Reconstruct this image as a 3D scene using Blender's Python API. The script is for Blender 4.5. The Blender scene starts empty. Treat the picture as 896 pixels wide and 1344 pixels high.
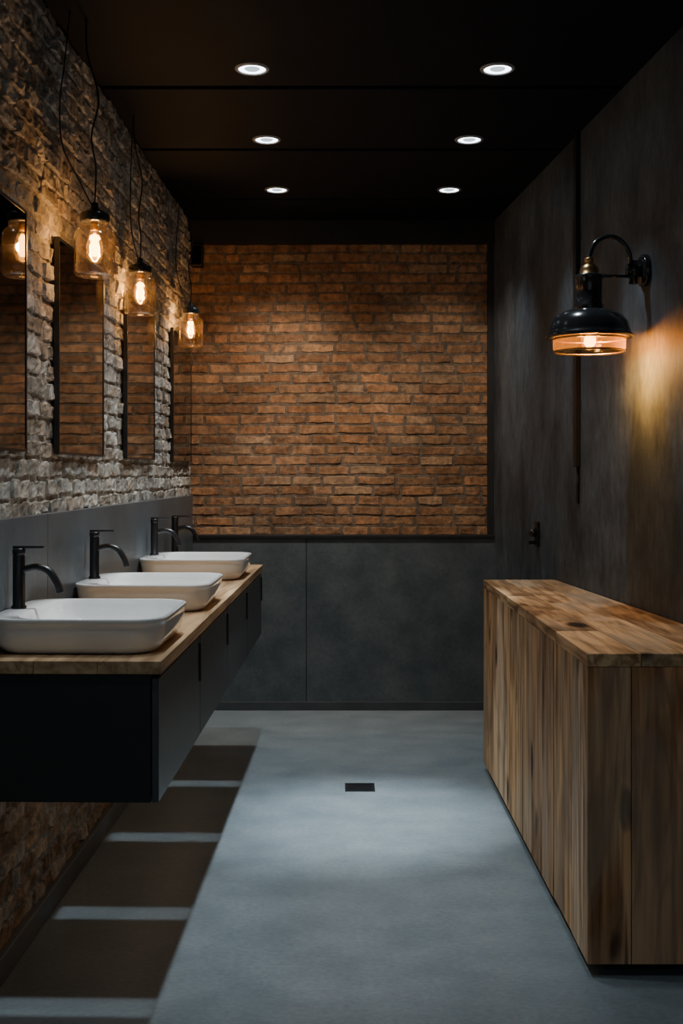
import bpy, bmesh, math, random
from mathutils import Vector, Matrix, noise
random.seed(7)
C = bpy.context.scene.collection
PI = math.pi
# ---------------------------------------------------------------- geometry of the room
CAMH = 1.4; BACK = 6.79; CEIL = 2.9; FRONT = -0.6
SL, SR = 0.02, 0.075
def XL(d): return -0.86 - (BACK-d)*SL
def XR(d): return 0.94 + (BACK-d)*SR
RZL = -math.atan(SL); RZR = math.atan(SR)
def Lp(u, d, z): return (XL(d)+u, d, z)

# ---------------------------------------------------------------- materials
def nt(name):
    m = bpy.data.materials.new(name); m.use_nodes = True
    t = m.node_tree; t.nodes.clear()
    o = t.nodes.new('ShaderNodeOutputMaterial')
    return m, t, o
def N(t, typ, **kw):
    n = t.nodes.new(typ)
    for k, v in kw.items(): setattr(n, k, v)
    return n
def coords(t, scale=(1,1,1)):
    tc = N(t, 'ShaderNodeTexCoord'); mp = N(t, 'ShaderNodeMapping')
    mp.inputs['Scale'].default_value = scale
    t.links.new(tc.outputs['Object'], mp.inputs['Vector'])
    return mp.outputs['Vector']
def c4(c): return (c[0], c[1], c[2], 1)
def noisy(name, c1, c2, rough=0.5, metal=0.0, scale=4, stretch=(1,1,1), bump=0.0, detail=6, r2=None, lo=.35, hi=.65, bscale=None, spec=None, grain=0, gscale=60, gstretch=(1,1,1)):
    m, t, o = nt(name)
    b = N(t, 'ShaderNodeBsdfPrincipled')
    v = coords(t, stretch)
    n = N(t, 'ShaderNodeTexNoise'); n.inputs['Scale'].default_value = scale; n.inputs['Detail'].default_value = detail
    n.inputs['Roughness'].default_value = .6
    t.links.new(v, n.inputs['Vector'])
    r = N(t, 'ShaderNodeValToRGB')
    r.color_ramp.elements[0].color = c4(c1); r.color_ramp.elements[1].color = c4(c2)
    r.color_ramp.elements[0].position = lo; r.color_ramp.elements[1].position = hi
    t.links.new(n.outputs['Fac'], r.inputs['Fac'])
    out = r.outputs['Color']
    if grain:
        g = N(t, 'ShaderNodeTexNoise'); g.inputs['Scale'].default_value = gscale; g.inputs['Detail'].default_value = 6; g.inputs['Roughness'].default_value = .75
        t.links.new(coords(t, gstretch), g.inputs['Vector'])
        mr = N(t, 'ShaderNodeMapRange'); mr.inputs['From Min'].default_value=.3; mr.inputs['From Max'].default_value=.7
        mr.inputs['To Min'].default_value = 1-grain; mr.inputs['To Max'].default_value = 1+grain
        t.links.new(g.outputs['Fac'], mr.inputs['Value'])
        mx = N(t, 'ShaderNodeMix', data_type='RGBA', blend_type='MULTIPLY'); mx.inputs['Factor'].default_value = 1
        t.links.new(out, mx.inputs['A']); t.links.new(mr.outputs['Result'], mx.inputs['B']); out = mx.outputs['Result']
    t.links.new(out, b.inputs['Base Color'])
    b.inputs['Roughness'].default_value = rough; b.inputs['Metallic'].default_value = metal
    if spec is not None: b.inputs['Specular IOR Level'].default_value = spec
    if r2 is not None:
        mr = N(t, 'ShaderNodeMapRange'); mr.inputs['To Min'].default_value = rough; mr.inputs['To Max'].default_value = r2
        t.links.new(n.outputs['Fac'], mr.inputs['Value']); t.links.new(mr.outputs['Result'], b.inputs['Roughness'])
    if bump:
        n2 = N(t, 'ShaderNodeTexNoise'); n2.inputs['Scale'].default_value = bscale or scale*4; n2.inputs['Detail'].default_value = 8
        t.links.new(v, n2.inputs['Vector'])
        bp = N(t, 'ShaderNodeBump'); bp.inputs['Strength'].default_value = bump; bp.inputs['Distance'].default_value = .01
        t.links.new(n2.outputs['Fac'], bp.inputs['Height']); t.links.new(bp.outputs['Normal'], b.inputs['Normal'])
    t.links.new(b.outputs[0], o.inputs[0])
    return m
def brickmat(name, dark=.55, bump=.6, scale=30, rough=.85, big=.6, grey=None):
    m, t, o = nt(name)
    b = N(t, 'ShaderNodeBsdfPrincipled'); b.inputs['Roughness'].default_value = rough
    b.inputs['Specular IOR Level'].default_value = .25
    a = N(t, 'ShaderNodeAttribute', attribute_name='Col')
    v = coords(t)
    n = N(t, 'ShaderNodeTexNoise'); n.inputs['Scale'].default_value = scale; n.inputs['Detail'].default_value = 10; n.inputs['Roughness'].default_value = .75
    t.links.new(v, n.inputs['Vector'])
    n2 = N(t, 'ShaderNodeTexNoise'); n2.inputs['Scale'].default_value = 2.3; n2.inputs['Detail'].default_value = 5
    t.links.new(v, n2.inputs['Vector'])
    def ramp(nn, c0, c1, p0, p1):
        r = N(t, 'ShaderNodeValToRGB')
        r.color_ramp.elements[0].color = c4(c0); r.color_ramp.elements[1].color = c4(c1)
        r.color_ramp.elements[0].position = p0; r.color_ramp.elements[1].position = p1
        t.links.new(nn.outputs['Fac'], r.inputs['Fac']); return r.outputs['Color']
    def mul(x, y, f):
        mx = N(t, 'ShaderNodeMix', data_type='RGBA', blend_type='MULTIPLY'); mx.inputs['Factor'].default_value = f
        t.links.new(x, mx.inputs['A']); t.links.new(y, mx.inputs['B']); return mx.outputs['Result']
    c = mul(a.outputs['Color'], ramp(n, (dark,dark,dark), (1.25,1.22,1.18), .36, .64), 1)
    c = mul(c, ramp(n2, (big,big*.97,big*.94), (1.1,1.1,1.1), .35, .62), 1)
    if grey:      # dusty mortar smears
        n3 = N(t, 'ShaderNodeTexNoise'); n3.inputs['Scale'].default_value = 22; n3.inputs['Detail'].default_value = 9; n3.inputs['Roughness'].default_value = .7
        t.links.new(v, n3.inputs['Vector'])
        mr = N(t, 'ShaderNodeMapRange'); mr.inputs['From Min'].default_value=.53; mr.inputs['From Max'].default_value=.70; mr.inputs['To Max'].default_value=.5
        t.links.new(n3.outputs['Fac'], mr.inputs['Value'])
        mx = N(t, 'ShaderNodeMix', data_type='RGBA'); t.links.new(mr.outputs['Result'], mx.inputs['Factor'])
        t.links.new(c, mx.inputs['A']); mx.inputs['B'].default_value = c4(grey); c = mx.outputs['Result']
    t.links.new(c, b.inputs['Base Color'])
    bp = N(t, 'ShaderNodeBump'); bp.inputs['Strength'].default_value = bump; bp.inputs['Distance'].default_value = .008
    t.links.new(n.outputs['Fac'], bp.inputs['Height']); t.links.new(bp.outputs['Normal'], b.inputs['Normal'])
    t.links.new(b.outputs[0], o.inputs[0])
    return m
def woodmat(name, axis, dark=.35, rough=.5, fine=45, light=1.25, stretch=.06, blot=.8, kscale=6, crack=.3, grey=0, knots=0, bump=.35, split=0):
    # colour from 'Col', board offset from 'rnd'; grain runs along axis
    m, t, o = nt(name)
    b = N(t, 'ShaderNodeBsdfPrincipled'); b.inputs['Roughness'].default_value = rough
    b.inputs['Specular IOR Level'].default_value = .3
    a = N(t, 'ShaderNodeAttribute', attribute_name='Col')
    rn = N(t, 'ShaderNodeAttribute', attribute_name='rnd')
    s = [1,1,1]; s[axis] = stretch
    s2 = [1,1,1]; s2[axis] = .33
    s3 = [1,1,1]; s3[axis] = .10
    s4 = [1,1,1]; s4[axis] = .55
    s5 = [1,1,1]; s5[axis] = .035
    v = coords(t, s); v2 = coords(t, s2); v3 = coords(t, s3); v4 = coords(t, s4); v5 = coords(t, s5)
    def nz(vec, scale, detail, dist):
        n = N(t, 'ShaderNodeTexNoise', noise_dimensions='4D'); n.inputs['Scale'].default_value = scale; n.inputs['Detail'].default_value = detail
        n.inputs['Distortion'].default_value = dist
        t.links.new(vec, n.inputs['Vector']); t.links.new(rn.outputs['Fac'], n.inputs['W'])
        return n
    def ramp(sock, c0, c1, p0, p1):
        r = N(t, 'ShaderNodeValToRGB')
        r.color_ramp.elements[0].color = c4(c0); r.color_ramp.elements[1].color = c4(c1)
        r.color_ramp.elements[0].position = p0; r.color_ramp.elements[1].position = p1
        t.links.new(sock, r.inputs['Fac']); return r.outputs['Color']
    def mul(x, y, f):
        mx = N(t, 'ShaderNodeMix', data_type='RGBA', blend_type='MULTIPLY'); mx.inputs['Factor'].default_value = f
        t.links.new(x, mx.inputs['A']); t.links.new(y, mx.inputs['B']); return mx.outputs['Result']
    def ridge(n, mult):       # rings where the noise crosses repeated levels
        m1 = N(t, 'ShaderNodeMath', operation='MULTIPLY'); m1.inputs[1].default_value = mult
        f = N(t, 'ShaderNodeMath', operation='PINGPONG'); f.inputs[1].default_value = .5
        t.links.new(n.outputs['Fac'], m1.inputs[0]); t.links.new(m1.outputs[0], f.inputs[0]); return f.outputs[0]
    g = nz(v, fine, 8, .4); k = nz(v2, kscale, 9, 1.0); kn = nz(v2, kscale*1.7, 2, .2); rg = nz(v3, 4.5, 2, .3)
    c = mul(a.outputs['Color'], ramp(g.outputs['Fac'], (dark,dark*.9,dark*.82), (light,light,light), .38, .58), 1)
    c = mul(c, ramp(k.outputs['Fac'], (.40,.32,.25), (1.12,1.12,1.12), .37, .53), blot)
    c = mul(c, ramp(kn.outputs['Fac'], (.10,.07,.05), (1,1,1), .29, .36), blot)
    if crack: c = mul(c, ramp(ridge(rg, 16), (.40,.32,.24), (1.08,1.08,1.08), .02, .20), crack)
    if grey:
        n3 = nz(v2, 3.6, 10, .8)
        mr = N(t, 'ShaderNodeMapRange'); mr.inputs['From Min'].default_value=.47; mr.inputs['From Max'].default_value=.58; mr.inputs['To Max'].default_value=grey
        t.links.new(n3.outputs['Fac'], mr.inputs['Value'])
        mx = N(t, 'ShaderNodeMix', data_type='RGBA'); t.links.new(mr.outputs['Result'], mx.inputs['Factor'])
        t.links.new(c, mx.inputs['A']); mx.inputs['B'].default_value = (.60,.49,.36,1); c = mx.outputs['Result']
    if split:     # long dark drying splits
        sp = nz(v5, 13, 2, .2)
        c = mul(c, ramp(sp.outputs['Fac'], (.06,.04,.03), (1,1,1), .30, .325), split)
    if knots:     # dark round knots, a few per board
        vo = N(t, 'ShaderNodeTexVoronoi', voronoi_dimensions='4D'); vo.inputs['Scale'].default_value = 5.4
        t.links.new(v4, vo.inputs['Vector']); t.links.new(rn.outputs['Fac'], vo.inputs['W'])
        dn = N(t, 'ShaderNodeMath', operation='MULTIPLY_ADD'); dn.inputs[1].default_value=.16
        t.links.new(k.outputs['Fac'], dn.inputs[0]); t.links.new(vo.outputs['Distance'], dn.inputs[2])
        c = mul(c, ramp(dn.outputs[0], (.05,.032,.022), (1,1,1), .24, .34), knots)
    t.links.new(c, b.inputs['Base Color'])
    bp = N(t, 'ShaderNodeBump'); bp.inputs['Strength'].default_value = bump; bp.inputs['Distance'].default_value = .006
    t.links.new(g.outputs['Fac'], bp.inputs['Height']); t.links.new(bp.outputs['Normal'], b.inputs['Normal'])
    t.links.new(b.outputs[0], o.inputs[0])
    return m
def emit(name, col, s):
    m, t, o = nt(name)
    e = N(t, 'ShaderNodeEmission'); e.inputs['Color'].default_value = c4(col); e.inputs['Strength'].default_value = s
    t.links.new(e.outputs[0], o.inputs[0]); return m
def glassmat(name, tint=(1,1,1), base=.06, trans=0.0, tcol=(1,.8,.5), edge=.7, gr=.08, blend=.35):
    m, t, o = nt(name)
    tr = N(t, 'ShaderNodeBsdfTransparent'); tr.inputs['Color'].default_value = c4(tint)
    gl = N(t, 'ShaderNodeBsdfGlossy'); gl.inputs['Roughness'].default_value = gr
    lw = N(t, 'ShaderNodeLayerWeight'); lw.inputs['Blend'].default_value = blend
    mr = N(t, 'ShaderNodeMapRange'); mr.inputs['To Min'].default_value = base; mr.inputs['To Max'].default_value = edge
    mx = N(t, 'ShaderNodeMixShader')
    t.links.new(lw.outputs['Facing'], mr.inputs['Value']); t.links.new(mr.outputs['Result'], mx.inputs['Fac'])
    t.links.new(tr.outputs[0], mx.inputs[1]); t.links.new(gl.outputs[0], mx.inputs[2])
    out = mx.outputs[0]
    if trans:
        tl = N(t, 'ShaderNodeBsdfTranslucent'); tl.inputs['Color'].default_value = c4(tcol)
        m2 = N(t, 'ShaderNodeMixShader'); m2.inputs['Fac'].default_value = trans
        t.links.new(out, m2.inputs[1]); t.links.new(tl.outputs[0], m2.inputs[2]); out = m2.outputs[0]
    t.links.new(out, o.inputs[0]); return m

M = {}
M['floor'] = noisy('floor_concrete', (.170,.210,.230), (.250,.290,.309), .30, scale=4.2, stretch=(1,1.2,1), bump=.06, r2=.50, bscale=90, grain=.20, gscale=60, gstretch=(.8,1.3,1), detail=14, lo=.28, hi=.72)
M['plaster'] = noisy('dark_plaster', (.030,.042,.052), (.116,.143,.164), .48, scale=3.0, stretch=(1.5,1.5,.95), bump=.3, r2=.64, lo=.32, hi=.70, bscale=12, detail=15, grain=.42, gscale=22, gstretch=(1.3,1.3,.6))
M['ceil'] = noisy('black_ceiling', (.0052,.0080,.0115), (.0074,.0108,.0150), .6, scale=5, spec=.1)
M['ceilgap'] = noisy('ceiling_groove', (.001,.001,.001), (.0015,.0015,.0015), .8, spec=.02)
M['panel'] = noisy('slate_panel', (.058,.076,.088), (.100,.121,.134), .45, scale=5, bump=.12, r2=.6, bscale=60, grain=.2, gscale=50)
M['panel2'] = noisy('grey_splashback', (.066,.080,.090), (.105,.122,.133), .4, scale=4, bump=.1, bscale=60, grain=.12)
M['black'] = noisy('matt_black_metal', (.010,.010,.011), (.015,.015,.016), .32, scale=20)
M['blackm'] = noisy('black_enamel', (.014,.015,.016), (.022,.0235,.025), .18, scale=12, spec=.7)
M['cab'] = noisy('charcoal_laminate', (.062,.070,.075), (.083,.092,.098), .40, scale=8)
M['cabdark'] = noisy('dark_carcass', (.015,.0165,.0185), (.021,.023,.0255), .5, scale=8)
M['ceramic'] = noisy('white_ceramic', (.90,.90,.885), (.93,.93,.915), .05, scale=3, spec=.8)
M['chrome'] = noisy('brushed_chrome', (.5,.5,.5), (.6,.6,.6), .2, 1.0)
M['drainm'] = noisy('dark_steel', (.10,.11,.12), (.16,.17,.18), .35, 1.0)
M['brass'] = noisy('aged_brass', (.42,.24,.10), (.62,.38,.17), .28, 1.0, scale=15)
M['mirror'] = noisy('mirror_silver', (.24,.24,.25), (.27,.27,.28), .03, 1.0)
M['trim'] = noisy('dark_trim', (.010,.010,.011), (.016,.016,.017), .5)
M['base'] = noisy('grey_baseboard', (.10,.115,.125), (.15,.165,.175), .5)
M['baseb'] = noisy('slate_baseboard', (.045,.055,.062), (.068,.080,.088), .5)
M['brick'] = brickmat('orange_brick', .48, 1.0, 32, big=.66, grey=(.25,.185,.135))
M['stone'] = brickmat('pale_rough_brick', .38, 1.0, 32, big=.78)
M['woodv'] = woodmat('weathered_wood_upright', 2, dark=.58, rough=.66, fine=36, light=1.22, stretch=.05, blot=.85, crack=.4, grey=.40, kscale=5.5, knots=.95, bump=.6, split=.85)
M['woodh'] = woodmat('weathered_wood_top', 1, dark=.58, rough=.5, fine=36, light=1.22, stretch=.08, blot=.85, crack=.3, grey=.5, kscale=6, knots=.95, bump=.6, split=.7)
M['oak'] = woodmat('oak_worktop', 1, dark=.70, fine=40, light=1.15, blot=.3, crack=.3)
M['glass'] = glassmat('jar_glass', (1,.92,.79), .08, .009, (1,.62,.26), .9, gr=.04, blend=.36)
M['amber'] = glassmat('amber_glass', (1,.62,.24), .05, .11, (1,.48,.12), .35)
M['bulbglass'] = glassmat('bulb_glass', (1,.85,.6), .03, .02, (1,.7,.35))
M['filc'] = emit('glowing_core', (1,.52,.11), 26)
M['lens'] = emit('cool_lens', (.80,.92,1.0), 9)
M['centre'] = emit('lamp_centre_glow', (.80,.92,1.0), 1.1)
M['ring'] = noisy('white_trim_ring', (.30,.31,.32), (.34,.35,.36), .35)

# ---------------------------------------------------------------- mesh builder
class MB:
    def __init__(s):
        s.v=[]; s.f=[]; s.mi=[]; s.sm=[]; s.col=[]; s.rnd=[]; s.c=(1,1,1); s.r=0.0
    def add(s, vs, fs, m=0, smooth=False, cols=None):
        o=len(s.v); s.v += [tuple(p) for p in vs]
        s.col += cols if cols else [s.c]*len(vs); s.rnd += [s.r]*len(vs)
        for f in fs: s.f.append([i+o for i in f]); s.mi.append(m); s.sm.append(smooth)
    def box(s, x0,x1,y0,y1,z0,z1,m=0):
        s.hexa([(x0,y0),(x1,y0),(x1,y1),(x0,y1)], z0, z1, m)
    def hexa(s, q, z0, z1, m=0):      # prism over polygon q
        n=len(q)
        vs=[(x,y,z0) for x,y in q]+[(x,y,z1) for x,y in q]
        fs=[list(range(n))[::-1], list(range(n,2*n))]+[[i,(i+1)%n,n+(i+1)%n,n+i] for i in range(n)]
        s.add(vs,fs,m)
    def loft(s, rings, m=0, cap0=True, cap1=True, smooth=True):
        n=len(rings[0]); vs=[p for r in rings for p in r]; fs=[]
        for k in range(len(rings)-1):
            for i in range(n):
                fs.append([k*n+i,k*n+(i+1)%n,(k+1)*n+(i+1)%n,(k+1)*n+i])
        if cap0: fs.append(list(range(n))[::-1])
        if cap1: fs.append([(len(rings)-1)*n+i for i in range(n)])
        s.add(vs,fs,m,smooth)
    def lathe(s, prof, cx=0, cy=0, n=40, m=0, cap0=False, cap1=False, smooth=True):
        rings=[[(cx+r*math.cos(2*PI*i/n), cy+r*math.sin(2*PI*i/n), z) for i in range(n)] for r,z in prof]
        s.loft(rings,m,cap0,cap1,smooth)
    def tube(s, path, r, n=12, m=0):
        P=[Vector(p) for p in path]; rings=[]; up=None
        for i,p in enumerate(P):
            t=(P[min(i+1,len(P)-1)]-P[max(i-1,0)]).normalized()
            if up is None:
                up=Vector((0,0,1)) if abs(t.z)<.9 else Vector((0,1,0))
            a=(up-t*up.dot(t)).normalized(); b=t.cross(a); up=a
            rr=r[i] if isinstance(r,(list,tuple)) else r
            rings.append([tuple(p+a*rr*math.cos(2*PI*k/n)+b*rr*math.sin(2*PI*k/n)) for k in range(n)])
        s.loft(rings,m)
    def build(s, name, mats, parent=None, bevel=0, recalc=True, loc=None, rz=0):
        me=bpy.data.meshes.new(name); me.from_pydata(s.v,[],s.f)
        if not isinstance(mats,list): mats=[mats]
        for q in mats: me.materials.append(M[q])
        me.polygons.foreach_set('material_index', s.mi); me.polygons.foreach_set('use_smooth', s.sm)
        ca=me.color_attributes.new('Col','FLOAT_COLOR','POINT')
        ca.data.foreach_set('color', [x for c in s.col for x in (c[0],c[1],c[2],1)])
        ra=me.attributes.new('rnd','FLOAT','POINT'); ra.data.foreach_set('value', s.rnd)
        if recalc:
            bm=bmesh.new(); bm.from_mesh(me); bmesh.ops.recalc_face_normals(bm, faces=bm.faces); bm.to_mesh(me); bm.free()
        me.update()
        o=bpy.data.objects.new(name,me); C.objects.link(o)
        if parent: o.parent=parent
        if loc: o.location=loc
        o.rotation_euler[2]=rz
        if bevel:
            md=o.modifiers.new('bevel','BEVEL'); md.width=bevel; md.segments=2; md.limit_method='ANGLE'
        return o
def catmull(pts, k=6):
    P=[Vector(p) for p in pts]; out=[]
    for i in range(len(P)-1):
        a=P[max(i-1,0)];b=P[i];c=P[i+1];d=P[min(i+2,len(P)-1)]
        for j in range(k):
            t=j/k
            out.append(tuple(.5*((2*b)+(c-a)*t+(2*a-5*b+4*c-d)*t*t+(3*b-a-3*c+d)*t**3)))
    out.append(tuple(P[-1])); return out
def rr(x0,x1,y0,y1,r,z,n=10):
    out=[]
    for cx,cy,a0 in ((x1-r,y1-r,0),(x0+r,y1-r,PI/2),(x0+r,y0+r,PI),(x1-r,y0+r,1.5*PI)):
        for i in range(n+1):
            a=a0+PI/2*i/n; out.append((cx+r*math.cos(a),cy+r*math.sin(a),z))
    return out
def struct(o): o['kind']='structure'; return o
def thing(name,label,cat,loc,rz=0,group=None):
    o=bpy.data.objects.new(name,None); C.objects.link(o); o.empty_display_size=.1
    o.location=loc; o.rotation_euler=(0,0,rz); o['label']=label; o['category']=cat
    if group: o['group']=group
    return o
def tag(o,label,cat,group=None):
    o['label']=label; o['category']=cat
    if group: o['group']=group
    return o
def dup(root,loc,label):
    r=root.copy(); C.objects.link(r); r.location=loc; r['label']=label
    for ch in list(root.children):
        c=ch.copy(); C.objects.link(c); c.parent=r
        for g in list(ch.children):
            e=g.copy(); C.objects.link(e); e.parent=c
    return r

# ---------------------------------------------------------------- shell
b=MB(); b.hexa([(XL(FRONT)-.2,FRONT-.2),(XR(FRONT)+.2,FRONT-.2),(XR(BACK)+.2,BACK+.25),(XL(BACK)-.2,BACK+.25)],-.1,0)
struct(b.build('floor','floor'))
# ceiling: wide black boards with open grooves
b=MB()
b.hexa([(XL(FRONT)-.2,FRONT-.2),(XR(FRONT)+.2,FRONT-.2),(XR(BACK)+.2,BACK+.25),(XL(BACK)-.2,BACK+.25)],CEIL+.05,CEIL+.1,1)
seams=[FRONT-.2,.95,1.82,2.7,3.57,4.44,5.29,6.25,BACK+.2]
for i in range(len(seams)-1):
    y0,y1=seams[i]+.018,seams[i+1]-.018
    b.hexa([(XL(y0)-.1,y0),(XR(y0)+.1,y0),(XR(y1)+.1,y1),(XL(y1)-.1,y1)],CEIL,CEIL+.051,0)
struct(b.build('ceiling',['ceil','ceilgap'],bevel=.005))
# right wall
b=MB(); y0,y1=FRONT-.1,BACK+.2
b.hexa([(XR(y0),y0),(XR(y0)+.12,y0),(XR(y1)+.12,y1),(XR(y1),y1)],0,CEIL)
struct(b.build('wall_right','plaster'))

# ---------- brick fields
def bricks(b, org, ad, nd, L, z0, z1, bw, bh, gap, rough, offs, edge, palette, dep=.014, nx=7, ny=4, seed=0, mat=0, mortar=(.3,.25,.2), kv=(.72,1.2), vfun=None, freq=1, smear=0, wob=0, bmix=.6):
    rnd=random.Random(seed); rows=max(1,round((z1-z0)/bh)); h=(z1-z0)/rows
    org=Vector(org); ad=Vector(ad); nd=Vector(nd)
    for r in range(rows):
        a=-(rnd.random()*.3+(.5 if r%2 else 0))*bw
        while a<L:
            w=bw*rnd.uniform(.78,1.2)
            if rnd.random()<.18: w*=.55
            a0,a1=max(a,0),min(a+w,L); a+=w
            if a1-a0<.03: continue
            g1=gap*rnd.uniform(.7,1.4)
            za,zb=z0+r*h+g1/2,z0+(r+1)*h-g1/2
            sag=rnd.uniform(-edge,edge)*.4; off=rnd.uniform(-offs,offs*.6)
            pal=vfun(z0+r*h) if vfun else palette
            col=rnd.choice(pal); k=rnd.uniform(*kv); col=tuple(c*k for c in col)
            s0,s1=a0+gap*.6,a1-gap*.6
            us=[0,.004/(s1-s0)]+[i/(nx-3) for i in range(1,nx-3)]+[1-.004/(s1-s0),1]
            vs_=[0,.004/(zb-za)]+[i/(ny-3) for i in range(1,ny-3)]+[1-.004/(zb-za),1]
            vs=[];cols=[];fs=[]
            for j,v in enumerate(vs_):
                for i,u in enumerate(us):
                    p=s0+(s1-s0)*u; z=za+(zb-za)*v+sag
                    q=Vector((p*9+seed*3,z*9,r*.37))
                    zc_=z
                    p+=(noise.noise(q*1.7)+.6*noise.noise(q*5.1))*edge; z+=(noise.noise(q*1.9+Vector((5,1,9)))+.5*noise.noise(q*5.3))*edge
                    if wob: z+=noise.noise(Vector((p*1.6,zc_*1.2,seed)))*wob
                    border = i in(0,len(us)-1) or j in(0,len(vs_)-1)
                    n=-dep if border else off+noise.noise(q*1.6*freq+Vector((3,7,1)))*rough+noise.noise(q*5*freq)*rough*.7
                    P=org+ad*p+nd*n; vs.append((P.x,P.y,z))
                    t=1+.4*noise.noise(q*2.5+Vector((9,9,2)))
                    f=bmix if border else 0
                    if smear: f=max(f,min(1,max(0,(noise.noise(q*1.1+Vector((2,4,6)))-.05)*3))*smear)
                    cols.append(tuple((c*(1-f)+mm*f)*t for c,mm in zip(col,mortar)))
            W=len(us)
            for j in range(len(vs_)-1):
                for i in range(W-1): fs.append([j*W+i,j*W+i+1,(j+1)*W+i+1,(j+1)*W+i])
            b.add(vs,fs,mat,False,cols)
# left wall: rough pale brick
b=MB(); al=Vector((SL,1,0)).normalized(); nl=Vector((1,-SL,0)).normalized()
stone=[(.61,.57,.50),(.67,.635,.57),(.51,.47,.40),(.70,.67,.61),(.56,.48,.39),(.64,.605,.54),(.47,.395,.31)]
lowst=[(.58,.39,.25),(.52,.36,.23),(.62,.46,.32),(.46,.30,.19)]  # low courses under the vanity: warm light put into the brick colour
ys=.9; L=(BACK+.02-ys)/al.y
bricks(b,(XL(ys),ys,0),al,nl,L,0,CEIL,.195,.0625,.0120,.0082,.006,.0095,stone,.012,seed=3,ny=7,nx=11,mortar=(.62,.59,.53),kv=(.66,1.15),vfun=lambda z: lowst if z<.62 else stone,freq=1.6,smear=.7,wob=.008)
b.c=(.46,.43,.38)
y0,y1=FRONT-.1,BACK+.2
b.hexa([(XL(y0)-.15,y0),(XL(y0)-.0095,y0),(XL(y1)-.0095,y1),(XL(y1)-.15,y1)],0,CEIL,0)
struct(b.build('wall_left','stone',recalc=False))
# back wall
b=MB()
orange=[(.46,.252,.132),(.48,.274,.148),(.42,.225,.117),(.44,.240,.128),(.48,.30,.175),(.37,.197,.102),(.47,.240,.117)]
yb=BACK+.03
bricks(b,(XL(BACK)-.02,yb,0),(1,0,0),(0,-1,0),.90+.90,1.03,2.78,.205,.0605,.0115,.0030,.0026,.0060,orange,.006,seed=11,nx=10,ny=6,mortar=(.24,.185,.135),kv=(.76,1.12),wob=.006,bmix=.7)
b.c=(.22,.17,.125); b.box(XL(BACK)-.15,XR(BACK)+.15,yb+.0040,yb+.15,0,CEIL)
struct(b.build('wall_back','brick',recalc=False))
# dado panels, baseboard, cap, bulkhead, side strip
xa,xb=XL(BACK)-.01,XR(BACK)+.01
b=MB()
for x0,x1 in ((xa,-.1735),(-.1705,xb)): b.box(x0,x1,BACK-.02,BACK+.039,.05,1.018)
struct(b.build('trim_1','panel',bevel=.002))
b=MB(); b.box(xa,xb,BACK-.028,BACK+.039,0,.052); struct(b.build('baseboard_back','baseb',bevel=.003))
b=MB(); b.box(xa,xb,BACK-.032,BACK+.039,1.018,1.04); struct(b.build('trim_2','trim',bevel=.003))
b=MB(); b.box(xa,xb,BACK-.03,BACK+.039,2.767,CEIL+.01); struct(b.build('trim_3','trim'))
b=MB(); b.box(.905,xb,BACK-.01,BACK+.039,1.04,2.767); struct(b.build('trim_4','cabdark'))
# grey splashback along left wall
b=MB()
for a0,a1 in ((1.2,3.6),(3.603,BACK-.032)):
    b.hexa([(XL(a0)-.0095,a0),(XL(a0)+.018,a0),(XL(a1)+.018,a1),(XL(a1)-.0095,a1)],.90,1.275)
struct(b.build('trim_5','panel2',bevel=.003))
b=MB(); y0,y1=.9,BACK-.03
b.hexa([(XL(y0)-.0095,y0),(XL(y0)+.022,y0),(XL(y1)+.022,y1),(XL(y1)-.0095,y1)],0,.075)
struct(b.build('baseboard_left','base',bevel=.004))

# ---------------------------------------------------------------- vanity
V0,V1=2.88,5.93; VD=.498
ZB,ZC,ZT=.573,.897,.93
ul=(V1-V0)/4
ulabels=['charcoal wall-hung vanity cabinet nearest the camera, its end panel showing',
 'charcoal wall-hung vanity cabinet second from the camera under the middle basin',
 'charcoal wall-hung vanity cabinet third from the camera, between the middle and farthest basins',
 'charcoal wall-hung vanity cabinet at the far end, closest to the back wall']
for i in range(4):
    d0=V0+ul*i; dc=d0+ul/2
    t=thing('vanity_cabinet',ulabels[i],'cabinet',Lp(0,dc,ZB),RZL,'wall-hung vanity cabinets')
    h=ZC-ZB
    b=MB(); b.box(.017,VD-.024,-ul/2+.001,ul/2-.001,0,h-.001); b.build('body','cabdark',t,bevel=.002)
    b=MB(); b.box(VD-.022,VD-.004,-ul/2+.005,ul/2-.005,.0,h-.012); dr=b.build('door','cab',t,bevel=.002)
    b=MB(); b.box(VD-.004,VD+.003,ul/2-.034,ul/2-.022,h-.15,h-.03); b.build('handle','black',dr,bevel=.002)
b=MB()
n=3; w=(VD-.015)/n
for k in range(n):
    b.c=random.choice([(.50,.33,.185),(.54,.36,.20),(.47,.30,.165)]); b.r=random.random()*30
    b.box(w*k,w*(k+1)-.0006,-(V1-V0)/2-.006,(V1-V0)/2+.006,0,ZT-ZC)
tag(b.build('worktop','oak',loc=Lp(0.019,(V0+V1)/2,ZC),rz=RZL,bevel=.0015),'continuous pale oak worktop carrying the white basins on charcoal cabinets','worktop')

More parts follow.
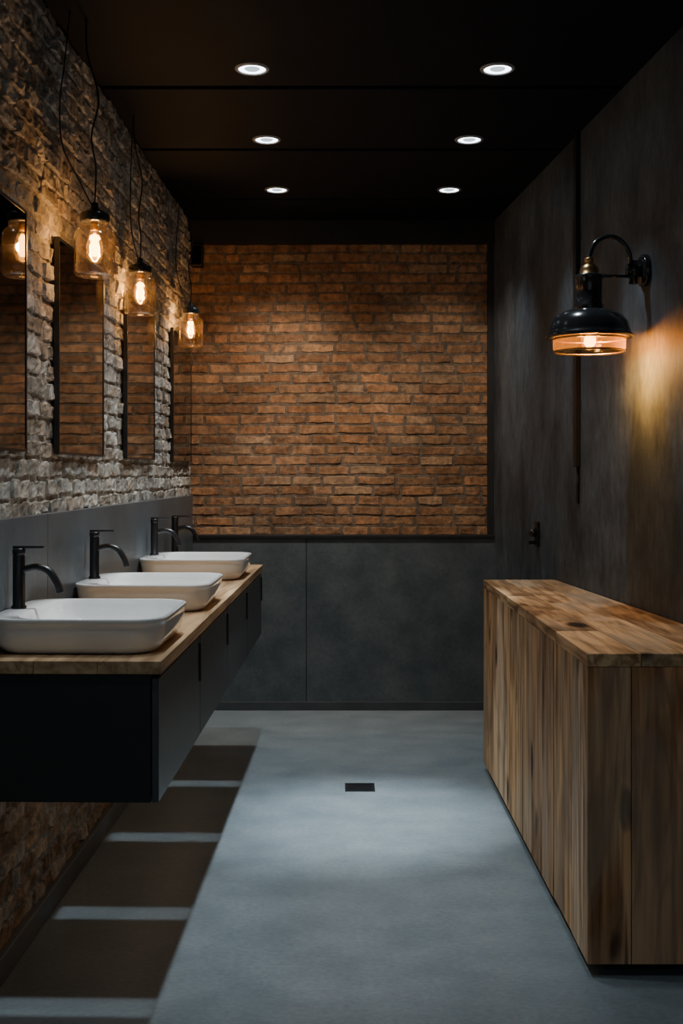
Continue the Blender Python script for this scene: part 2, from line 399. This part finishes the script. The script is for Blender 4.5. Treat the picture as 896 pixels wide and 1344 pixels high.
# basins
HX,HY=.235,.25; BH=.095
def ring(ix,iy,r,z,deck=0): return rr(-HX+ix+deck,HX-ix,-HY+iy,HY-iy,r,z)
t0=thing('vessel_basin','white ceramic vessel basin nearest the camera on the oak worktop','basin',Lp(.257,3.19,ZT),RZL,'white vessel basins')
b=MB()
b.loft([ring(.050,.050,.062,0),ring(.036,.036,.072,.002),ring(.025,.025,.08,.009),ring(.016,.016,.085,.022),ring(.009,.009,.088,.042),ring(.005,.005,.090,.068),ring(.0035,.0035,.090,BH-.014),ring(.0005,.0005,.092,BH-.012),ring(0,0,.092,BH-.003),ring(.0008,.0008,.0915,BH-.0008),ring(.002,.002,.091,BH),
        ring(.0075,.0075,.088,BH,.066),ring(.009,.009,.087,BH-.002,.067),ring(.013,.013,.084,BH-.02,.069),ring(.020,.020,.08,.045,.072),ring(.034,.034,.072,.027,.080),ring(.06,.06,.05,.019,.092),ring(.10,.11,.03,.016,.1)])
b.build('bowl','ceramic',t0)
b=MB(); b.lathe([(.0005,.0185),(.020,.0185),(.024,.016)],.035,0,24); b.build('drain_cover','chrome',t0)
dup(t0,Lp(.257,4.10,ZT),'white ceramic vessel basin second from the camera, in the middle of the row')
dup(t0,Lp(.257,5.25,ZT),'white ceramic vessel basin farthest from the camera on the oak worktop')
# taps
def tap(label,loc,h):
    t=thing('basin_tap',label,'tap',loc,RZL,'black basin taps')
    b=MB(); b.lathe([(.021,0),(.021,.006),(.017,.009),(.017,h-.022),(.0165,h-.018),(.0165,h-.014),(.018,h-.012),(.018,h),(.015,h+.003)],n=28,cap0=True,cap1=True)
    b.build('body','black',t)
    b=MB(); b.tube(catmull([(.012,0,h-.058),(.05,0,h-.050),(.085,0,h-.062),(.108,0,h-.096),(.116,0,h-.122)]),.0105,16); b.build('spout','black',t)
    b=MB(); b.box(-.016,.072,-.010,.010,h+.002,h+.010); b.build('lever','black',t,bevel=.003)
zr=ZT+BH
tap('matt black mixer tap standing on the rim of the nearest basin',Lp(.049,3.19,zr),.165)
tap('matt black mixer tap standing on the rim of the middle basin',Lp(.050,4.10,zr),.165)
tap('matt black mixer tap standing on the rim of the farthest basin',Lp(.054,5.28,zr),.165)
tap('matt black mixer tap at the far end of the counter behind the farthest basin',Lp(.066,5.80,ZT),.25)

# mirrors
mlabels=['tall black-framed mirror nearest the camera, cut by the left edge','tall black-framed mirror second from the camera behind the nearest jar lamp',
 'narrow-looking black-framed mirror third from the camera between two jar lamps','black-framed mirror farthest from the camera beside the orange brick wall']
m0=None
for i,(d0,d1) in enumerate(((2.71,3.37),(3.73,4.39),(4.83,5.49),(6.04,6.70))):
    if m0 is None:
        t=thing('wall_mirror',mlabels[i],'mirror',Lp(0,(d0+d1)/2,1.465),RZL,'mirrors on the brick wall')
        hw=(d1-d0)/2; H=.71
        b=MB(); b.box(.013,.018,-hw+.006,hw-.006,.006,H-.006); b.build('glass','mirror',t)
        b=MB(); b.box(.003,.0205,-hw,-hw+.008,0,H); b.box(.003,.0205,hw-.008,hw,0,H); b.box(.003,.0205,-hw+.008,hw-.008,0,.008); b.box(.003,.0205,-hw+.008,hw-.008,H-.008,H); b.box(.003,.013,-hw+.008,hw-.008,.008,H-.008)
        b.build('frame','black',t)
        m0=t
    else: dup(m0,Lp(0,(d0+d1)/2,1.465),mlabels[i])

# jar pendants
def jar(label,loc,flip,zj=2.15,en=8):
    t=thing('jar_pendant_lamp',label,'pendant lamp',loc,RZL,'glass jar pendant lamps')
    zc=zj-CEIL       # jar centre below ceiling
    back=XL(loc[1])-loc[0]+.012   # local x of the brick face
    b=MB(); b.tube(catmull([(back*.3,.04*flip,0),(back*.25,.03*flip,-.12),(.010,.012*flip,-.27),(-.008,-.010*flip,-.40),(.003,.003*flip,-.50),(0,0,zc+.13)],8),.003,8); b.build('cord','black',t)
    b=MB(); b.tube(catmull([(back*.6,-.03*flip,0),(back*.7,-.04*flip,-.16),(back*.8,-.055*flip,-.30),(back*.75,-.05*flip,-.44),(back*.4,-.02*flip,-.54),(-.006,-.006*flip,zc+.12)],8),.0025,8); b.build('loop_cord','black',t)
    b=MB(); b.lathe([(.007,zc+.135),(.011,zc+.133),(.014,zc+.116),(.022,zc+.110),(.042,zc+.101),(.048,zc+.096),(.0475,zc+.092),(.0485,zc+.088),(.0475,zc+.084),(.0485,zc+.080),(.0475,zc+.074),(.045,zc+.070)],n=32,cap0=True,cap1=True); b.build('lid','blackm',t)
    outer=[(.044,zc+.074),(.044,zc+.068),(.0465,zc+.065),(.044,zc+.062),(.0465,zc+.058),(.0445,zc+.054),(.054,zc+.049),(.0625,zc+.040),(.0660,zc+.026),(.0685,zc+.020),(.0660,zc+.014),(.0655,zc-.068),(.0685,zc-.075),(.0660,zc-.082),(.0675,zc-.092),(.062,zc-.103),(.052,zc-.107),(.001,zc-.102)]
    b=MB(); b.lathe(outer,n=40); b.build('glass_jar','glass',t)
    b=MB(); b.lathe([(.014,zc+.07),(.014,zc+.045),(.012,zc+.043)],n=20,cap1=True); b.build('bulb_socket','brass',t)
    b=MB(); b.lathe([(.012,zc+.044),(.018,zc+.03),(.027,zc-.005),(.028,zc-.025),(.022,zc-.05),(.010,zc-.062),(.001,zc-.064)],n=28); bu=b.build('bulb','bulbglass',t)
    b=MB(); b.lathe([(.004,zc+.033),(.011,zc+.022),(.0135,zc),(.0135,zc-.03),(.008,zc-.040)],n=16,cap0=True,cap1=True); b.build('filament','filc',bu)
    l=bpy.data.lights.new('jar_light','POINT'); l.energy=en; l.color=(1,.60,.28); l.shadow_soft_size=.02
    o=bpy.data.objects.new('jar_light',l); C.objects.link(o); o.location=(loc[0],loc[1],zj-.01)
    return t
jar('glass jar pendant lamp nearest the camera, hanging in front of the second mirror',(-.785,3.729,CEIL),1,2.15,13)
jar('glass jar pendant lamp in the middle of the row over the counter',(-.822,4.815,CEIL),-1,2.175,12)
jar('smallest-looking glass jar pendant lamp against the orange brick back wall',(-.775,6.117,CEIL),1,2.185,20)

# small black box on back wall corner
t=thing('wall_speaker','small black box mounted at the top left corner of the brick back wall','speaker',(XL(BACK)+.045,BACK-.01,2.62))
b=MB(); b.box(-.033,.033,-.07,0,0,.13); b.build('case','trim',t,bevel=.005)
b=MB(); b.box(-.026,.026,-.074,-.069,.012,.118); b.build('grille','ceilgap',t,bevel=.002)
b=MB(); b.box(-.015,.015,-.001,.03,.04,.09); b.build('bracket','black',t)

# downlights
dl=None
rows=[(4.23,'nearest'),(5.125,'middle'),(6.03,'farthest')]
for d,nm in rows:
    for x,sd in ((-.308,'left'),(.60,'right')):
        lab='round recessed ceiling downlight, %s of the three on the %s side'%(nm,sd)
        if dl is None:
            dl=thing('ceiling_downlight',lab,'downlight',(x,d,CEIL),0,'recessed ceiling downlights')
            b=MB(); b.lathe([(.050,.004),(.050,-.003),(.052,-.006),(.060,-.006),(.065,-.002),(.065,.004)],n=40); b.build('trim_ring','ring',dl)
            b=MB(); b.lathe([(.029,-.001),(.033,-.003),(.046,-.003),(.050,-.001)],n=40); b.build('lens','lens',dl)
            b=MB(); b.lathe([(.0005,-.004),(.025,-.004),(.030,-.0005)],n=32); b.build('lamp_centre','centre',dl)
        else: dup(dl,(x,d,CEIL),lab)
def spot(x,d,e,ang=66,blend=.7,tx=0,ty=0,col=(.80,.92,1.0)):
    l=bpy.data.lights.new('downlight_or_fill_beam','SPOT'); l.energy=e; l.color=col; l.spot_size=math.radians(ang); l.spot_blend=blend; l.shadow_soft_size=.03
    o=bpy.data.objects.new('downlight_or_fill_beam',l); C.objects.link(o); o.location=(x,d,CEIL-.02)
    o.rotation_euler=Vector((tx,ty,-1)).to_track_quat('-Z','Y').to_euler()
for d,e in ((2.43,26),(3.33,46),(4.23,75),(5.125,75),(6.03,52)):
    spot(-.308,d,e,80,.95,-.12)
    spot(.60,d,e*.5*(1 if d<5 else .75),60,1,.24)
spot(-.308,4.23,270,30,1,.11,.13); spot(.60,5.125,270,27,1,-.12,-.15); spot(-.308,3.33,70,38,1,.12,.09)  # extra narrow beams added to brighten the pool on the floor
for d,dy in ((3.33,-.07),(4.23,-.06),(5.125,.06)): spot(-.308,d,95,19,1,-.21,dy,(.92,.96,1.0))  # extra tight beams added to lift the basins
for x in (-.308,.60): spot(x,6.03,68 if x<0 else 42,82,1,0,.44,(1,.87,.72))  # extra warm wash added for the brick back wall
# unseen lamps added for light stripes under cabinet joints, plus an added warm fill
for d in (V0+.12,V0+ul,V0+2*ul,V0+3*ul):
    l=bpy.data.lights.new('added_stripe_light','AREA'); l.shape='RECTANGLE'; l.size=.42; l.size_y=.10; l.spread=math.radians(4); l.energy=.045; l.color=(.80,.92,1)
    o=bpy.data.objects.new('added_stripe_light',l); C.objects.link(o); o.location=Lp(.25,d,ZB-.012); o.rotation_euler=(0,0,RZL)
l=bpy.data.lights.new('added_warm_fill','AREA'); l.shape='RECTANGLE'; l.size=.03; l.size_y=2.9; l.energy=.5; l.color=(1,.72,.50)  # added fill that warms the shade under the vanity, no fitting there
o=bpy.data.objects.new('added_warm_fill',l); C.objects.link(o); o.location=Lp(.18,(V0+V1)/2,ZB-.01); o.rotation_euler=(0,0,RZL)

# ---------------------------------------------------------------- wooden cabinet on the right
K0,K1=3.18,5.41; KX=.70
t=thing('wooden_cabinet','long weathered wood cabinet with plank top against the dark right wall','cabinet',(KX,K0,0))
def kx(y): return XR(K0+y)-KX-.004      # local back
LK=K1-K0
b=MB(); b.hexa([(.06,.05),(kx(.05),.05),(kx(LK-.03),LK-.03),(.06,LK-.03)],0,.05); b.build('plinth','black',t)
b=MB(); b.c=(.1,.07,.05); b.hexa([(.024,.024),(kx(.024),.024),(kx(LK-.02),LK-.02),(.024,LK-.02)],.045,.865); b.build('carcass','woodv',t)
pal=[(.72,.455,.23),(.60,.38,.195),(.80,.545,.31),(.64,.455,.28),(.52,.32,.17),(.74,.535,.34),(.68,.41,.19)]
rw=random.Random(21)
b=MB(); y=.024
while y<LK-.03:
    w=rw.uniform(.17,.31); y1=min(y+w,LK-.022)
    if LK-.022-y1<.09: y1=LK-.022
    b.c=rw.choice(pal); b.r=rw.random()*40
    b.box(.001+rw.uniform(0,.003),.024,y,y1-.004,.035,.862); y=y1
b.build('front_boards','woodv',t,bevel=.0015)
b=MB(); b.c=(.40,.25,.14); b.r=3.3; b.box(.001,.024,LK-.02,LK,.035,.862); b.box(.026,kx(LK)-.002,LK-.018,LK-.001,.035,.862); b.build('end_boards','woodv',t,bevel=.0015)
b=MB(); xs=[.001,.125,.30,kx(0)-.001]
cs=[(.76,.41,.19),(.64,.31,.13),(.58,.28,.12)]
for k in range(3):
    b.c=cs[k]; b.r=7.7*k+5.1; b.box(xs[k],xs[k+1]-.0025,.0,.022,.035,.862)
b.build('side_boards','woodv',t,bevel=.0015)
b=MB(); 
for f0,f1,ye in ((0,.30,(0,.46,1.02,1.5,LK)),(.30,.64,(0,.72,1.25,1.9,LK)),(.64,1,(0,.36,.9,1.6,LK))):
    for k in range(4):
        b.c=rw.choice([(.84,.57,.32),(.68,.43,.22),(.92,.69,.44),(.54,.33,.165),(.82,.52,.27)]); b.r=rw.random()*40
        y0,y1=ye[k],ye[k+1]-.003
        def xx(y,f): return .0005+(kx(y)-.0005)*f
        b.hexa([(xx(y0,f0),y0),(xx(y0,f1)-.002,y0),(xx(y1,f1)-.002,y1),(xx(y1,f0),y1)],.863,.900)
b.build('top','woodh',t,bevel=.002)

# ---------------------------------------------------------------- sconce
SD=4.18
t=thing('wall_sconce','black barn-style wall lamp with gooseneck arm and dome shade','wall lamp',(XR(SD),SD,2.144),RZR)
b=MB(); b.tube([(0.004,0,0),(-.018,0,0),(-.022,0,0)],[.058,.058,.050],32); b.build('wall_plate','blackm',t)
b=MB(); b.tube([(-.02,0,0),(-.07,0,0)],.024,20); b.tube([(-.048,0,-.05),(-.048,0,.035)],.016,16); b.build('arm_bracket','blackm',t)
lx=-.212
b=MB(); b.tube(catmull([(-.055,0,.02),(-.066,0,.07),(-.10,0,.112),(-.145,0,.122),(-.19,0,.098),(lx,0,.045),(lx,0,.02)]),.0085,14); b.build('gooseneck_arm','blackm',t)
b=MB(); b.tube([(-.04,0,-.022),(lx,0,-.022)],.006,12); b.build('straight_arm','blackm',t)
b=MB(); b.lathe([(.010,.045),(.018,.04),(.018,.028),(.013,.025),(.028,.012),(.034,.0),(.034,-.014),(.042,-.018)],lx,0,28,cap0=True,cap1=True); b.build('brass_collar','brass',t)
b=MB(); b.lathe([(.038,-.016),(.052,-.022),(.052,-.034),(.048,-.038),(.048,-.126),(.053,-.130),(.053,-.148)],lx,0,36,cap0=True,cap1=True); b.build('lamp_neck','blackm',t)
b=MB(); b.lathe([(.050,-.144),(.088,-.152),(.118,-.167),(.138,-.193),(.146,-.222),(.150,-.234),(.158,-.240),(.158,-.249),(.148,-.249),(.142,-.230),(.132,-.199),(.112,-.175),(.084,-.160),(.048,-.152)],lx,0,48); b.build('lamp_shade','blackm',t)
b=MB(); b.lathe([(.130,-.246),(.130,-.286),(.124,-.300)],lx,0,48); b.build('glass_band','amber',t)
for z,r in ((-.254,.131),(-.299,.126)):
    b=MB(); b.lathe([(r-.003,z+.0035),(r+.003,z+.003),(r+.003,z-.003),(r-.003,z-.0035),(r-.003,z+.0035)],lx,0,48); b.build('brass_ring','brass',t)
b=MB(); b.lathe([(.014,-.16),(.014,-.215),(.028,-.245),(.03,-.265),(.02,-.288),(.001,-.294)],lx,0,24); bu=b.build('bulb','bulbglass',t)
b=MB(); b.lathe([(.006,-.235),(.018,-.25),(.020,-.268),(.010,-.282)],lx,0,18,cap0=True,cap1=True); b.build('filament','filc',bu)
mw=Matrix.Translation((XR(SD),SD,2.144))@Matrix.Rotation(RZR,4,'Z')
wp=mw@Vector((lx,0,-.275))
l=bpy.data.lights.new('sconce_light','POINT'); l.energy=8; l.color=(1,.56,.20); l.shadow_soft_size=.04
o=bpy.data.objects.new('sconce_light',l); C.objects.link(o); o.location=wp
l=bpy.data.lights.new('sconce_fill','SPOT'); l.energy=54; l.color=(1,.42,.075); l.spot_size=math.radians(120); l.spot_blend=1; l.shadow_soft_size=.07  # extra spot added at the bulb to strengthen the glow on the wall
o=bpy.data.objects.new('sconce_fill',l); C.objects.link(o); o.location=wp
o.rotation_euler=Vector((1,.05,-.15)).to_track_quat('-Z','Y').to_euler()

# conduit on right wall
CD=5.03
t=thing('wall_conduit','black vertical conduit running down the dark right wall behind the wall lamp','conduit',(XR(CD),CD,1.27),RZR)
b=MB(); b.box(-.022,.002,-.022,.022,.16,CEIL-1.27); b.build('channel','trim',t,bevel=.003)
b=MB(); b.tube([(-.006,0,.0),(-.006,0,.165)],.006,10); b.build('cable_tail','black',t)
# wall control
WD=5.74
t=thing('wall_switch','small black switch with round knob on the dark wall beyond the cabinet','switch',(XR(WD),WD,1.035),RZR)
b=MB(); b.box(-.014,.002,-.034,.034,0,.125); b.build('plate','black',t,bevel=.003)
b=MB(); b.tube([(-.012,0,.07),(-.04,0,.07),(-.044,0,.07)],[.022,.02,.016],24); b.build('knob','blackm',t)
b=MB(); b.box(-.05,-.012,-.006,.006,.012,.03); b.build('hook','black',t,bevel=.002)
# floor drain
t=thing('floor_drain','small square black drain grate set in the grey floor','drain',(.109,5.10,0))
b=MB(); q=.066
b.box(-q,q,-q,-q+.008,0,.003); b.box(-q,q,q-.008,q,0,.003); b.box(-q,-q+.008,-q+.008,q-.008,0,.003); b.box(q-.008,q,-q+.008,q-.008,0,.003); b.build('frame','drainm',t)
b=MB(); b.box(-q+.008,q-.008,-q+.008,q-.008,0,.0012); 
for k in range(6):
    y=-q+.017+k*.0195; b.box(-q+.012,q-.012,y,y+.008,.001,.0028)
b.build('grate','black',t)

# ---------------------------------------------------------------- world, camera
w=bpy.data.worlds.new('World'); bpy.context.scene.world=w; w.use_nodes=True
w.node_tree.nodes['Background'].inputs[0].default_value=(.80,.91,1,1); w.node_tree.nodes['Background'].inputs[1].default_value=.25
cam=bpy.data.cameras.new('Camera'); co=bpy.data.objects.new('Camera',cam); C.objects.link(co)
co.location=(0,0,CAMH); co.rotation_euler=(PI/2,0,0)
cam.sensor_width=36; cam.lens=36*1500/1344; cam.shift_x=8/1344; cam.shift_y=-50/1344; cam.clip_start=.05
bpy.context.scene.camera=co
